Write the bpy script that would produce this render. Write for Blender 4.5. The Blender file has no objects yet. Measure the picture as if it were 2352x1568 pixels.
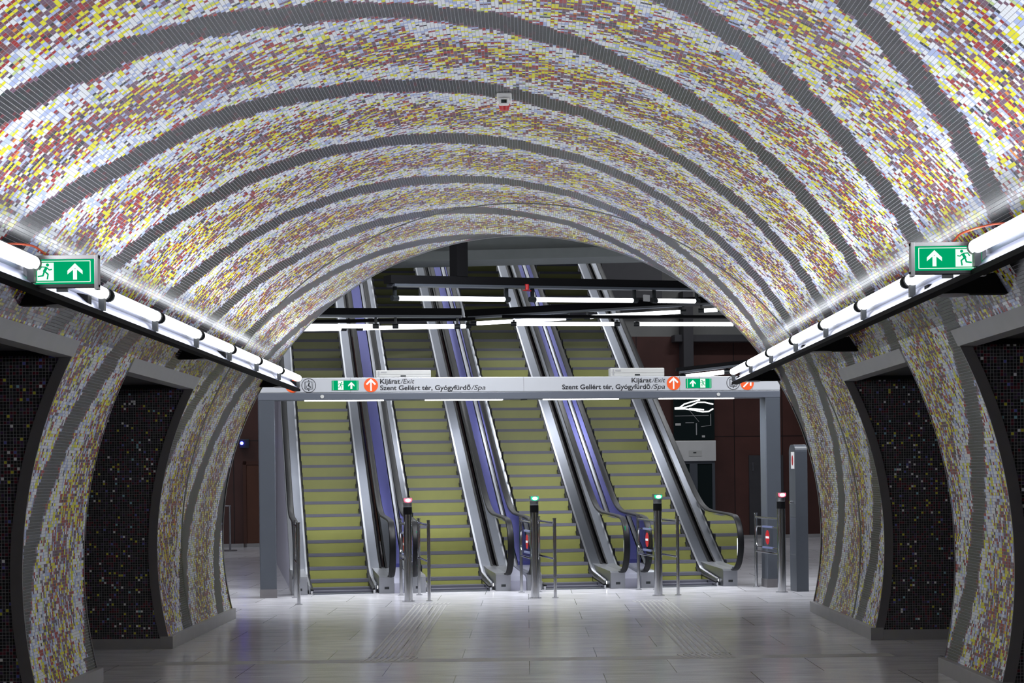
import bpy, bmesh, math, random
from mathutils import Vector, Matrix
random.seed(7)
PI = math.pi
SC = bpy.context.scene
COL = SC.collection

# ------------------------------------------------------------------ camera, world, exposure
EYE = 1.6
cam = bpy.data.cameras.new('camera')
cam.sensor_fit = 'HORIZONTAL'; cam.sensor_width = 36.0
cam.lens = 36.0 * 4400 / 2352
cam.shift_x = (1176 - 1211) / 2352.0
cam.shift_y = (1097 - 784) / 2352.0
cam.clip_end = 300
camo = bpy.data.objects.new('camera', cam); COL.objects.link(camo)
camo.location = (0, 0, EYE)
camo.rotation_mode = 'QUATERNION'
camo.rotation_quaternion = (Matrix.Rotation(PI / 2, 3, 'X') @ Matrix.Rotation(math.radians(-0.7), 3, 'Z')).to_quaternion()
SC.camera = camo

w = bpy.data.worlds.new('world'); SC.world = w; w.use_nodes = True
w.node_tree.nodes['Background'].inputs[0].default_value = (0.6, 0.65, 0.75, 1)
w.node_tree.nodes['Background'].inputs[1].default_value = 0.02
SC.view_settings.view_transform = 'Standard'
SC.view_settings.look = 'None'
SC.view_settings.gamma = 1.0
SC.view_settings.use_curve_mapping = False
SC.view_settings.exposure = 0.0
TUBE_POWER = 7.0        # emission of the fluorescent tubes in the tunnel
HALL_POWER = 5.0        # emission of the tubes in the escalator hall

TUBE_WATTS = 14.0        # light each tunnel tube throws over its shield, up into the vault
HALL_WATTS = 20.0        # light each hall tube throws down
CEIL_FILL_WATTS = 50.0       # added fill lights under the tall hall's ceiling, out of view
def area(name, loc, direction, sx, sy, power, col=(0.93, 0.96, 1.0), spread=180, parent=None):
    l = bpy.data.lights.new(name, 'AREA'); l.shape = 'RECTANGLE'; l.size = sx; l.size_y = sy; l.energy = power; l.color = col
    l.spread = math.radians(spread)
    o = bpy.data.objects.new(name, l); COL.objects.link(o)
    z = -Vector(direction).normalized()
    return o, z
def place_light(o, z, xaxis, loc, parent=None):
    x = Vector(xaxis).normalized(); y = z.cross(x).normalized(); x = y.cross(z).normalized()
    m = Matrix((x, y, z)).transposed().to_4x4(); m.translation = Vector(loc)
    if parent: o.parent = parent
    o.matrix_local = m

# ------------------------------------------------------------------ frames
PSI = math.atan(674 / 4400.0)      # the escalator hall is turned by this angle against the tunnel
ER = Vector((math.cos(PSI), math.sin(PSI), 0)); ED = Vector((-math.sin(PSI), math.cos(PSI), 0))
def hw(a, b, z=0.0):
    return ER * a + ED * b + Vector((0, 0, z))

# tunnel section
VX, VZ, VR = -0.07, 0.93, 3.5
Y0, Y1 = -3.0, 22.36
ZOP = 2.5                          # height of the side openings
def xs(z, r=VR):
    return math.sqrt(max(r * r - (z - VZ) ** 2, 0))

# ------------------------------------------------------------------ materials
MATS = {}
def nmat(name):
    m = bpy.data.materials.new(name); m.use_nodes = True
    MATS[name] = m
    return m, m.node_tree, m.node_tree.nodes['Principled BSDF']
def pmat(name, col, rough=0.5, metal=0.0, spec=0.5, bump=0.0, bscale=40.0, var=0.0, vscale=6.0, aniso=None):
    m, nt, b = nmat(name)
    b.inputs['Base Color'].default_value = (*col, 1)
    b.inputs['Roughness'].default_value = rough
    b.inputs['Metallic'].default_value = metal
    b.inputs['Specular IOR Level'].default_value = spec
    tc = nt.nodes.new('ShaderNodeTexCoord')
    nz = nt.nodes.new('ShaderNodeTexNoise'); nz.inputs['Scale'].default_value = vscale
    nz.inputs['Detail'].default_value = 4
    mp = nt.nodes.new('ShaderNodeMapping')
    if aniso: mp.inputs['Scale'].default_value = aniso
    nt.links.new(tc.outputs['Object'], mp.inputs['Vector'])
    nt.links.new(mp.outputs[0], nz.inputs['Vector'])
    v = var if var else 0.04
    mx = nt.nodes.new('ShaderNodeMix'); mx.data_type = 'RGBA'
    mx.inputs[6].default_value = (*[c * (1 - v) for c in col], 1)
    mx.inputs[7].default_value = (*[min(1, c * (1 + v)) for c in col], 1)
    nt.links.new(nz.outputs[0], mx.inputs[0]); nt.links.new(mx.outputs[2], b.inputs['Base Color'])
    if bump:
        n2 = nt.nodes.new('ShaderNodeTexNoise'); n2.inputs['Scale'].default_value = bscale
        nt.links.new(mp.outputs[0], n2.inputs['Vector'])
        bp = nt.nodes.new('ShaderNodeBump'); bp.inputs['Strength'].default_value = bump
        bp.inputs['Distance'].default_value = 0.002
        nt.links.new(n2.outputs[0], bp.inputs['Height']); nt.links.new(bp.outputs[0], b.inputs['Normal'])
    return m
def emat(name, col, strength):
    m = bpy.data.materials.new(name); m.use_nodes = True; MATS[name] = m
    nt = m.node_tree; nt.nodes.clear()
    e = nt.nodes.new('ShaderNodeEmission'); o = nt.nodes.new('ShaderNodeOutputMaterial')
    e.inputs[0].default_value = (*col, 1); e.inputs[1].default_value = strength
    nt.links.new(e.outputs[0], o.inputs[0])
    return m
def glassmat(name, tint, ior=1.5, rough=0.02):
    m = bpy.data.materials.new(name); m.use_nodes = True; MATS[name] = m
    nt = m.node_tree; nt.nodes.clear()
    t = nt.nodes.new('ShaderNodeBsdfTransparent'); t.inputs[0].default_value = (*tint, 1)
    g = nt.nodes.new('ShaderNodeBsdfGlossy'); g.inputs['Roughness'].default_value = rough
    f = nt.nodes.new('ShaderNodeFresnel'); f.inputs[0].default_value = ior
    mx = nt.nodes.new('ShaderNodeMixShader'); o = nt.nodes.new('ShaderNodeOutputMaterial')
    if ior > 1.2: nt.links.new(f.outputs[0], mx.inputs[0])
    else: mx.inputs[0].default_value = 0.05
    nt.links.new(t.outputs[0], mx.inputs[1]); nt.links.new(g.outputs[0], mx.inputs[2])
    nt.links.new(mx.outputs[0], o.inputs[0])
    return m

class NB:
    """small node-math helper"""
    def __init__(s, nt): s.nt = nt
    def m(s, op, a, b=None, c=None):
        n = s.nt.nodes.new('ShaderNodeMath'); n.operation = op
        for i, v in enumerate((a, b, c)):
            if v is None: continue
            if isinstance(v, (int, float)): n.inputs[i].default_value = v
            else: s.nt.links.new(v, n.inputs[i])
        return n.outputs[0]
    def comb(s, x, y, z=0.0):
        n = s.nt.nodes.new('ShaderNodeCombineXYZ')
        for i, v in enumerate((x, y, z)):
            if isinstance(v, (int, float)): n.inputs[i].default_value = v
            else: s.nt.links.new(v, n.inputs[i])
        return n.outputs[0]
    def white(s, vec):
        n = s.nt.nodes.new('ShaderNodeTexWhiteNoise'); n.noise_dimensions = '3D'
        s.nt.links.new(vec, n.inputs['Vector'])
        sp = s.nt.nodes.new('ShaderNodeSeparateColor'); s.nt.links.new(n.outputs['Color'], sp.inputs[0])
        return sp.outputs[0], sp.outputs[1], sp.outputs[2]
    def noise(s, vec, scale, detail=2):
        n = s.nt.nodes.new('ShaderNodeTexNoise'); n.inputs['Scale'].default_value = scale; n.inputs['Detail'].default_value = detail
        s.nt.links.new(vec, n.inputs['Vector']); return n.outputs[0]
    def ramp(s, fac, stops):
        n = s.nt.nodes.new('ShaderNodeValToRGB'); n.color_ramp.interpolation = 'CONSTANT'
        el = n.color_ramp.elements
        el[0].position = 0; el[0].color = (*stops[0][1], 1)
        el[1].position = stops[1][0]; el[1].color = (*stops[1][1], 1)
        for p, c in stops[2:]:
            e = el.new(p); e.color = (*c, 1)
        s.nt.links.new(fac, n.inputs[0]); return n.outputs[0]
    def mix(s, fac, a, b):
        n = s.nt.nodes.new('ShaderNodeMix'); n.data_type = 'RGBA'
        if isinstance(fac, (int, float)): n.inputs[0].default_value = fac
        else: s.nt.links.new(fac, n.inputs[0])
        for i, v in ((6, a), (7, b)):
            if isinstance(v, tuple): n.inputs[i].default_value = (*v, 1)
            else: s.nt.links.new(v, n.inputs[i])
        return n.outputs[2]
    def smooth(s, x, e0, e1):
        n = s.nt.nodes.new('ShaderNodeMapRange'); n.interpolation_type = 'SMOOTHSTEP'
        s.nt.links.new(x, n.inputs[0]); n.inputs[1].default_value = e0; n.inputs[2].default_value = e1
        return n.outputs[0]

WHITE = (0.80, 0.83, 0.88); LBLUE = (0.42, 0.50, 0.78); YEL = (0.76, 0.72, 0.005); RED = (0.33, 0.018, 0.02)
PUR = (0.165, 0.085, 0.135); DRK = (0.03, 0.032, 0.045); ORA = (0.70, 0.24, 0.03); MAR = (0.17, 0.05, 0.05); GRN = (0.52, 0.66, 0.28)
TW, TH = 0.0225, 0.036
def mosaic_wave():
    m, nt, bs = nmat('mosaic_wave'); N = NB(nt)
    uv = nt.nodes.new('ShaderNodeUVMap'); uv.uv_map = 'UVMap'
    sp = nt.nodes.new('ShaderNodeSeparateXYZ'); nt.links.new(uv.outputs[0], sp.inputs[0])
    u = N.m('DIVIDE', sp.outputs[0], TW); v = N.m('DIVIDE', sp.outputs[1], TH)
    cu = N.m('FLOOR', u); cv = N.m('FLOOR', v); fu = N.m('FRACT', u); fv = N.m('FRACT', v)
    uc = N.m('MULTIPLY', cu, TW); vc = N.m('MULTIPLY', cv, TH)
    th = N.m('MULTIPLY', uc, 57.2958 / VR)
    g = N.m('SUBTRACT', N.m('MULTIPLY', th, 0.0623), N.m('MULTIPLY', N.m('POWER', N.m('ABSOLUTE', th), 3.0), N.m('MULTIPLY', N.m('SIGN', th), 1.1e-6)))
    r1, r2, r3 = N.white(N.comb(cu, cv, 1.0))
    ro1, ro2, ro3 = N.white(N.comb(7.0, cv, 4.0))
    c1, c2, c3 = N.white(N.comb(N.m('FLOOR', N.m('DIVIDE', N.m('ADD', cu, N.m('MULTIPLY', ro1, 9.0)), 2.6)), cv, 5.0))
    lo = N.noise(N.comb(uc, vc, 0.0), 0.8, 3)
    # stair-stepped outline: the wobble is taken per block of tiles
    bu, bv, _ = N.white(N.comb(N.m('FLOOR', N.m('DIVIDE', cu, 3.0)), 3.0, 9.0))
    nn = N.m('ADD', N.m('MULTIPLY', N.m('SUBTRACT', lo, 0.5), 0.34), N.m('MULTIPLY', N.m('SUBTRACT', bu, 0.5), 0.06))
    q = N.m('DIVIDE', N.m('ADD', N.m('SUBTRACT', N.m('SUBTRACT', vc, g), 12.0), nn), 2.12)
    p = N.m('ABSOLUTE', N.m('SUBTRACT', N.m('FRACT', N.m('ADD', q, 0.5 + 20)), 0.5))
    pj = N.m('ADD', p, N.m('MULTIPLY', N.m('SUBTRACT', r3, 0.5), 0.012))
    isdark = N.m('LESS_THAN', pj, 0.092)
    isedge = N.m('LESS_THAN', pj, 0.112)
    warm = N.smooth(N.m('ADD', p, N.m('MULTIPLY', N.m('SUBTRACT', c2, 0.5), 0.12)), 0.225, 0.35)
    usec = N.m('LESS_THAN', c3, 0.48)
    rr = N.m('ADD', N.m('MULTIPLY', r1, N.m('SUBTRACT', 1.0, usec)), N.m('MULTIPLY', c1, usec))
    L = N.ramp(rr, [(0, WHITE), (.48, LBLUE), (.70, YEL), (.82, RED), (.88, GRN), (.93, PUR), (.975, DRK)])
    M = N.ramp(rr, [(0, YEL), (.21, RED), (.36, PUR), (.60, LBLUE), (.73, WHITE), (.82, DRK), (.89, ORA), (.91, MAR)])
    D = N.ramp(r1, [(0, (0.026, 0.028, 0.034)), (.5, (0.018, 0.020, 0.025)), (.86, (0.04, 0.034, 0.04)), (.94, (0.02, 0.045, 0.045)), (.975, (0.12, 0.02, 0.03))])
    E = N.ramp(r1, [(0, PUR), (.4, RED), (.55, LBLUE), (.65, (0.05, 0.04, 0.06)), (.85, MAR)])
    pick = N.m('LESS_THAN', r2, warm)
    c = N.mix(pick, L, M)
    c = N.mix(isedge, c, E); c = N.mix(isdark, c, D)
    gr = N.m('MAXIMUM', N.m('LESS_THAN', fu, 0.12), N.m('MULTIPLY', N.m('LESS_THAN', fv, 0.10), N.m('SUBTRACT', 0.5, N.m('MULTIPLY', isdark, 0.42))))
    # expansion joint at one ring of the vault
    c = N.mix(gr, c, (0.24, 0.24, 0.26))
    jt = N.m('LESS_THAN', N.m('ABSOLUTE', N.m('SUBTRACT', sp.outputs[1], 19.75)), 0.045)
    c = N.mix(jt, c, (0.02, 0.02, 0.02))
    nt.links.new(c, bs.inputs['Base Color'])
    end = N.m('GREATER_THAN', sp.outputs[1], 19.75)      # specular raised to put the hall's glare into the last section
    ro = N.m('ADD', N.m('ADD', 0.20, N.m('MULTIPLY', end, 0.10)), N.m('MULTIPLY', gr, 0.5)); nt.links.new(ro, bs.inputs['Roughness'])
    nt.links.new(N.m('ADD', 0.26, N.m('MULTIPLY', end, 0.6)), bs.inputs['Specular IOR Level'])
    return m
def mosaic_night():
    m, nt, bs = nmat('mosaic_night'); N = NB(nt)
    uv = nt.nodes.new('ShaderNodeUVMap'); uv.uv_map = 'UVMap'
    sp = nt.nodes.new('ShaderNodeSeparateXYZ'); nt.links.new(uv.outputs[0], sp.inputs[0])
    u = N.m('DIVIDE', sp.outputs[0], 0.0232); v = N.m('DIVIDE', sp.outputs[1], 0.0232)
    cu = N.m('FLOOR', u); cv = N.m('FLOOR', v); fu = N.m('FRACT', u); fv = N.m('FRACT', v)
    r1, r2, r3 = N.white(N.comb(cu, cv, 2.0))
    c = N.ramp(r1, [(0, (0.016, 0.016, 0.020)), (.50, (0.040, 0.036, 0.044)), (.68, (0.095, 0.016, 0.028)), (.82, (0.06, 0.035, 0.085)),
                    (.90, (0.04, 0.045, 0.05)), (.936, (0.55, 0.52, 0.05)), (.959, (0.12, 0.13, 0.45)), (.972, (0.8, 0.8, 0.82)), (.99, (0.25, 0.5, 0.6))])
    gr = N.m('MAXIMUM', N.m('LESS_THAN', fu, 0.14), N.m('LESS_THAN', fv, 0.14))
    c = N.mix(gr, c, (0.20, 0.20, 0.205))
    nt.links.new(c, bs.inputs['Base Color'])
    nt.links.new(N.m('ADD', 0.25, N.m('MULTIPLY', gr, 0.5)), bs.inputs['Roughness'])
    return m
def floor_stone():
    m, nt, bs = nmat('polished_granite'); N = NB(nt)
    tc = nt.nodes.new('ShaderNodeTexCoord')
    br = nt.nodes.new('ShaderNodeTexBrick')
    br.offset = 0.5; br.inputs['Scale'].default_value = 1.0
    br.inputs['Color1'].default_value = (0.60, 0.60, 0.635, 1); br.inputs['Color2'].default_value = (0.54, 0.54, 0.57, 1)
    br.inputs['Mortar'].default_value = (0.15, 0.15, 0.15, 1); br.inputs['Mortar Size'].default_value = 0.004
    br.inputs['Mortar Smooth'].default_value = 0.2
    br.inputs['Brick Width'].default_value = 1.2; br.inputs['Row Height'].default_value = 1.2
    nt.links.new(tc.outputs['Object'], br.inputs['Vector'])
    mp = nt.nodes.new('ShaderNodeMapping'); mp.inputs['Scale'].default_value = (0.7, 2.2, 1)
    nt.links.new(tc.outputs['Object'], mp.inputs['Vector'])
    nz = N.noise(mp.outputs[0], 3.0, 8)
    n2 = N.noise(tc.outputs['Object'], 90.0, 2)
    f = N.m('ADD', N.m('MULTIPLY', N.m('SUBTRACT', nz, 0.5), 0.9), N.m('MULTIPLY', N.m('SUBTRACT', n2, 0.5), 0.7))
    c = N.mix(N.m('ADD', f, 0.5), (0.65, 0.65, 0.66), (1.3, 1.28, 1.28))
    mu = nt.nodes.new('ShaderNodeMix'); mu.data_type = 'RGBA'; mu.blend_type = 'MULTIPLY'; mu.inputs[0].default_value = 1.0
    nt.links.new(br.outputs['Color'], mu.inputs[6]); nt.links.new(c, mu.inputs[7])
    nt.links.new(mu.outputs[2], bs.inputs['Base Color'])
    nt.links.new(N.m('ADD', 0.14, N.m('MULTIPLY', nz, 0.10)), bs.inputs['Roughness'])
    bs.inputs['Specular IOR Level'].default_value = 0.5
    return m
def plank_wall():
    m, nt, bs = nmat('brown_cladding'); N = NB(nt)
    tc = nt.nodes.new('ShaderNodeTexCoord')
    br = nt.nodes.new('ShaderNodeTexBrick'); br.offset = 0.0
    br.inputs['Scale'].default_value = 1.0
    br.inputs['Color1'].default_value = (0.070, 0.029, 0.024, 1); br.inputs['Color2'].default_value = (0.055, 0.024, 0.021, 1)
    br.inputs['Mortar'].default_value = (0.008, 0.005, 0.005, 1); br.inputs['Mortar Size'].default_value = 0.012
    br.inputs['Brick Width'].default_value = 1.25; br.inputs['Row Height'].default_value = 2.58
    nt.links.new(tc.outputs['UV'], br.inputs['Vector'])
    nz = N.noise(tc.outputs['UV'], 1.5, 5)
    c = N.mix(nz, (0.6, 0.6, 0.6), (1.4, 1.3, 1.3))
    mu = nt.nodes.new('ShaderNodeMix'); mu.data_type = 'RGBA'; mu.blend_type = 'MULTIPLY'; mu.inputs[0].default_value = 1.0
    nt.links.new(br.outputs['Color'], mu.inputs[6]); nt.links.new(c, mu.inputs[7])
    nt.links.new(mu.outputs[2], bs.inputs['Base Color']); bs.inputs['Roughness'].default_value = 0.35
    return m

M_WAVE = mosaic_wave(); M_NIGHT = mosaic_night(); M_FLOOR = floor_stone(); M_BROWN = plank_wall()
M_TRIM = pmat('dark_steel_trim', (0.20, 0.19, 0.20), 0.38, 0.55, var=.1)
M_PLINTH = pmat('brushed_steel_plinth', (0.34, 0.335, 0.345), 0.45, 0.4, var=.12)
M_LINTEL = pmat('grey_steel_lintel', (0.36, 0.365, 0.37), 0.45, 0.2, var=.1)
M_SOFFIT = pmat('dark_grey_soffit', (0.06, 0.06, 0.065), 0.6, var=.1)
M_BLACK = pmat('black_paint', (0.005, 0.005, 0.006), 0.8, 0.0, 0.1)
M_REFL = pmat('reflector_sheet', (0.15, 0.16, 0.23), 0.35, 0.6, var=.05)
M_GREYP = pmat('grey_plastic', (0.33, 0.33, 0.34), 0.45)
M_DKPL = pmat('dark_plastic', (0.015, 0.018, 0.02), 0.35)
M_WHITEP = pmat('white_plastic', (0.46, 0.46, 0.45), 0.4)
M_STEEL = pmat('brushed_steel', (0.38, 0.39, 0.42), 0.33, 1.0, var=.06)
M_CHROME = pmat('polished_steel', (0.60, 0.61, 0.63), 0.10, 1.0, var=.02)
M_DECK = pmat('deck_steel', (0.13, 0.14, 0.165), 0.36, 1.0, var=.12, vscale=2)
M_CLAD = pmat('satin_cladding', (0.42, 0.42, 0.52), 0.45, 0.25, var=.06)
M_BLUE = pmat('blue_satin_panel', (0.10, 0.105, 0.36), 0.36, 0.6, var=.06, vscale=1.5)
M_RUB = pmat('black_rubber', (0.005, 0.005, 0.006), 0.42, 0.0, 0.15)
M_RISER = pmat('olive_riser', (0.165, 0.17, 0.042), 0.42, 0.0, var=.10, vscale=5)
M_TREAD = pmat('grey_tread', (0.075, 0.075, 0.10), 0.5, 0.2, var=.1)
M_COL = pmat('grey_painted_steel', (0.062, 0.070, 0.086), 0.38, 0.0, var=.05)
M_BEAM = pmat('grey_beam_paint', (0.090, 0.10, 0.125), 0.38, 0.0, var=.05)
M_SIGN = pmat('pale_sign_panel', (0.40, 0.41, 0.44), 0.4, 0.0, var=.02)
M_INK = pmat('black_print', (0.012, 0.012, 0.016), 0.5)
M_ORANGE = pmat('orange_print', (0.72, 0.085, 0.012), 0.45)
M_SWHITE = pmat('white_print', (0.78, 0.78, 0.78), 0.45)
M_GREEN = emat('lit_green_sign', (0.0, 0.42, 0.16), 0.9)
M_GWHITE = emat('lit_white_sign', (0.85, 1.0, 0.9), 1.1)
M_TUBE = emat('lit_tube', (0.90, 0.94, 1.0), TUBE_POWER)
M_HTUBE = emat('lit_hall_tube', (0.92, 0.95, 1.0), HALL_POWER)
M_LED = emat('lit_led_strip', (1.0, 0.98, 0.96), 8.0)
M_REDL = emat('lit_red_lens', (1.0, 0.10, 0.16), 3.0)
M_REDLW = emat('lit_red_lens_core', (1.0, 0.62, 0.66), 6.0)
M_GRNL = emat('lit_green_lens', (0.02, 0.65, 0.30), 1.5)
M_GRNLW = emat('lit_green_lens_core', (0.75, 1.0, 0.9), 6.0)
M_LENSW = emat('lit_white_lens', (1, 1, 1), 5.0)
M_BLUEL = emat('lit_blue_lens', (0.04, 0.05, 1.0), 30.0)
M_RED = pmat('red_plastic', (0.45, 0.015, 0.02), 0.35)
M_CABLE = pmat('orange_cable', (0.42, 0.06, 0.02), 0.5)
M_CONC = pmat('concrete', (0.17, 0.17, 0.165), 0.75, var=.25, vscale=1.2)
M_BULK = pmat('grey_render', (0.22, 0.24, 0.24), 0.7, var=.08)
M_DKWALL = pmat('dark_panel', (0.035, 0.034, 0.04), 0.5, var=.15)
M_DOORW = pmat('brown_door', (0.085, 0.03, 0.016), 0.4, var=.25, vscale=3)
M_LIFT = pmat('satin_lift_steel', (0.62, 0.62, 0.62), 0.4, 0.2, var=.15, vscale=2)
M_GLASS = glassmat('clear_glass', (0.90, 0.95, 0.93))
M_ACRYL = glassmat('thin_acrylic', (0.95, 0.96, 0.97), 1.08)
M_DKGLASS = pmat('dark_glass', (0.010, 0.016, 0.017), 0.06, spec=.6)
M_RIB = pmat('tactile_rib', (0.36, 0.355, 0.35), 0.5)

# ------------------------------------------------------------------ geometry helpers
class MB:
    def __init__(s): s.v = []; s.f = []; s.mi = []; s.uv = []
    def face(s, pts, mi=0, uv=None):
        n = len(s.v); s.v += [tuple(p) for p in pts]; s.f.append(tuple(range(n, n + len(pts)))); s.mi.append(mi)
        s.uv.append(uv or [(0, 0)] * len(pts))
    def box(s, x0, x1, y0, y1, z0, z1, mi=0):
        p = [(x0, y0, z0), (x1, y0, z0), (x1, y1, z0), (x0, y1, z0), (x0, y0, z1), (x1, y0, z1), (x1, y1, z1), (x0, y1, z1)]
        n = len(s.v); s.v += p
        for f in ((0, 3, 2, 1), (4, 5, 6, 7), (0, 1, 5, 4), (1, 2, 6, 5), (2, 3, 7, 6), (3, 0, 4, 7)):
            s.f.append(tuple(n + i for i in f)); s.mi.append(mi)
            s.uv.append([((p[i][0] if f != (1, 2, 6, 5) and f != (3, 0, 4, 7) else p[i][1]), p[i][2] if abs(p[f[0]][2] - p[f[2]][2]) > 1e-6 else p[i][1]) for i in f])
    def tube(s, p0, p1, r, seg=16, cap=True, mi=0, r1=None, round_ends=False):
        p0, p1 = Vector(p0), Vector(p1); d = (p1 - p0).normalized()
        a = d.orthogonal().normalized(); b = d.cross(a)
        if round_ends:
            rr = r; rings = []
            for k in range(5):
                t = PI / 2 * k / 4; rings.append((p0 + d * (rr * (1 - math.sin(t))), rr * max(math.cos(PI/2 - t), .02)))
            for k in range(5):
                t = PI / 2 * (4 - k) / 4; rings.append((p1 - d * (rr * (1 - math.sin(t))), rr * max(math.cos(PI/2 - t), .02)))
        else: rings = [(p0, r), (p1, r if r1 is None else r1)]
        n = len(s.v)
        for c, rad in rings:
            for i in range(seg):
                t = 2 * PI * i / seg; s.v.append(tuple(c + (a * math.cos(t) + b * math.sin(t)) * rad))
        for k in range(len(rings) - 1):
            for i in range(seg):
                j = (i + 1) % seg
                s.f.append((n + k*seg + i, n + k*seg + j, n + (k+1)*seg + j, n + (k+1)*seg + i)); s.mi.append(mi); s.uv.append([(0, 0)] * 4)
        if cap:
            s.f.append(tuple(n + i for i in reversed(range(seg)))); s.mi.append(mi); s.uv.append([(0, 0)] * seg)
            q = n + (len(rings) - 1) * seg
            s.f.append(tuple(q + i for i in range(seg))); s.mi.append(mi); s.uv.append([(0, 0)] * seg)
    def prism(s, poly, ext, mi=0):
        """poly: list of 3d points, ext: vector"""
        ext = Vector(ext); a = [Vector(p) for p in poly]; b = [p + ext for p in a]; n = len(a)
        s.face(list(reversed(a)), mi); s.face(b, mi)
        for i in range(n):
            j = (i + 1) % n; s.face([a[i], a[j], b[j], b[i]], mi)
    def sweep(s, prof, path, closed=True, mi=0, caps=True):
        """prof: fn(pt)->list of 3d points"""
        rings = [prof(p) for p in path]; k = len(rings[0]); n = len(s.v)
        for r in rings: s.v += [tuple(q) for q in r]
        for i in range(len(rings) - 1):
            for j in range(k if closed else k - 1):
                jj = (j + 1) % k
                s.f.append((n + i*k + j, n + i*k + jj, n + (i+1)*k + jj, n + (i+1)*k + j)); s.mi.append(mi); s.uv.append([(0, 0)] * 4)
        if closed and caps:
            s.f.append(tuple(n + j for j in reversed(range(k)))); s.mi.append(mi); s.uv.append([(0, 0)] * k)
            q = n + (len(rings) - 1) * k
            s.f.append(tuple(q + j for j in range(k))); s.mi.append(mi); s.uv.append([(0, 0)] * k)
    def build(s, name, mats, parent=None, smooth=False, bevel=0.0, loc=None, rz=0.0, fix=True, merge=False):
        me = bpy.data.meshes.new(name); me.from_pydata(s.v, [], s.f)
        ul = me.uv_layers.new(name='UVMap'); k = 0
        for i, f in enumerate(s.f):
            for u in s.uv[i]: ul.data[k].uv = u; k += 1
        if not isinstance(mats, (list, tuple)): mats = [mats]
        for m in mats: me.materials.append(m)
        for i, p in enumerate(me.polygons): p.material_index = s.mi[i]
        if fix or merge:
            bm = bmesh.new(); bm.from_mesh(me)
            if merge: bmesh.ops.remove_doubles(bm, verts=bm.verts, dist=1e-5)
            if fix: bmesh.ops.recalc_face_normals(bm, faces=bm.faces)
            bm.to_mesh(me); bm.free()
        if smooth:
            me.shade_smooth()
            try: me.set_sharp_from_angle(angle=math.radians(40))
            except Exception: pass
        o = bpy.data.objects.new(name, me); COL.objects.link(o)
        if parent: o.parent = parent
        if loc is not None: o.location = loc
        o.rotation_euler.z = rz
        if bevel:
            b = o.modifiers.new('bevel', 'BEVEL'); b.width = bevel; b.segments = 2; b.limit_method = 'ANGLE'
        return o
def tag(o, label, cat, group=None):
    o['label'] = label; o['category'] = cat
    if group: o['group'] = group
    return o
def thing(name, label, cat, loc, rz=0.0, group=None):
    o = bpy.data.objects.new(name, None); COL.objects.link(o); o.location = loc; o.rotation_euler.z = rz
    o.empty_display_size = 0.1
    return tag(o, label, cat, group)
def struct(o):
    o['kind'] = 'structure'; return o
def copy_tree(o, parent=None):
    c = o.copy(); COL.objects.link(c)
    if parent: c.parent = parent; c.matrix_parent_inverse = o.matrix_parent_inverse.copy()
    for ch in list(o.children): copy_tree(ch, c)
    return c

# ================================================================== SETTING: tunnel
# floor
mb = MB(); mb.face([(-30, -4, 0), (30, -4, 0), (30, 62, 0), (-30, 62, 0)])
struct(mb.build('floor', M_FLOOR))
# vault
TH0 = math.acos((ZOP - VZ) / VR)
mb = MB(); NSEG = 96
cuts = [Y0 + (Y1 - Y0) * i / 8 for i in range(9)]
for i in range(NSEG):
    t0 = -TH0 + 2 * TH0 * i / NSEG; t1 = -TH0 + 2 * TH0 * (i + 1) / NSEG
    for ya, yb in zip(cuts, cuts[1:]):
        P = lambda t, y, r=VR: (VX + r * math.sin(t), y, VZ + r * math.cos(t))
        mb.face([P(t0, ya), P(t1, ya), P(t1, yb), P(t0, yb)], 0, [(VR*t0, ya), (VR*t1, ya), (VR*t1, yb), (VR*t0, yb)])
        RO = VR + .35
        mb.face([P(t0, ya, RO), P(t0, yb, RO), P(t1, yb, RO), P(t1, ya, RO)], 1)
    mb.face([P(t0, Y1), P(t1, Y1), P(t1, Y1, VR+.35), P(t0, Y1, VR+.35)], 1)
ceil = struct(mb.build('ceiling', [M_WAVE, M_SOFFIT], smooth=True, fix=False, merge=True))
# thin dark/bright rim on the vault's end
mb = MB()
def rim(r0, r1, ya, yb):
    T = math.radians(105)
    path = [-T + 2 * T * i / 120 for i in range(121)]
    mb.sweep(lambda t: [(VX + r * math.sin(t), y, VZ + r * math.cos(t)) for r, y in ((r0, ya), (r1, ya), (r1, yb), (r0, yb))], path)
rim(VR - .012, VR + .02, Y1, Y1 + .03)
struct(mb.build('trim_1', M_STEEL, smooth=True))

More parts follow.
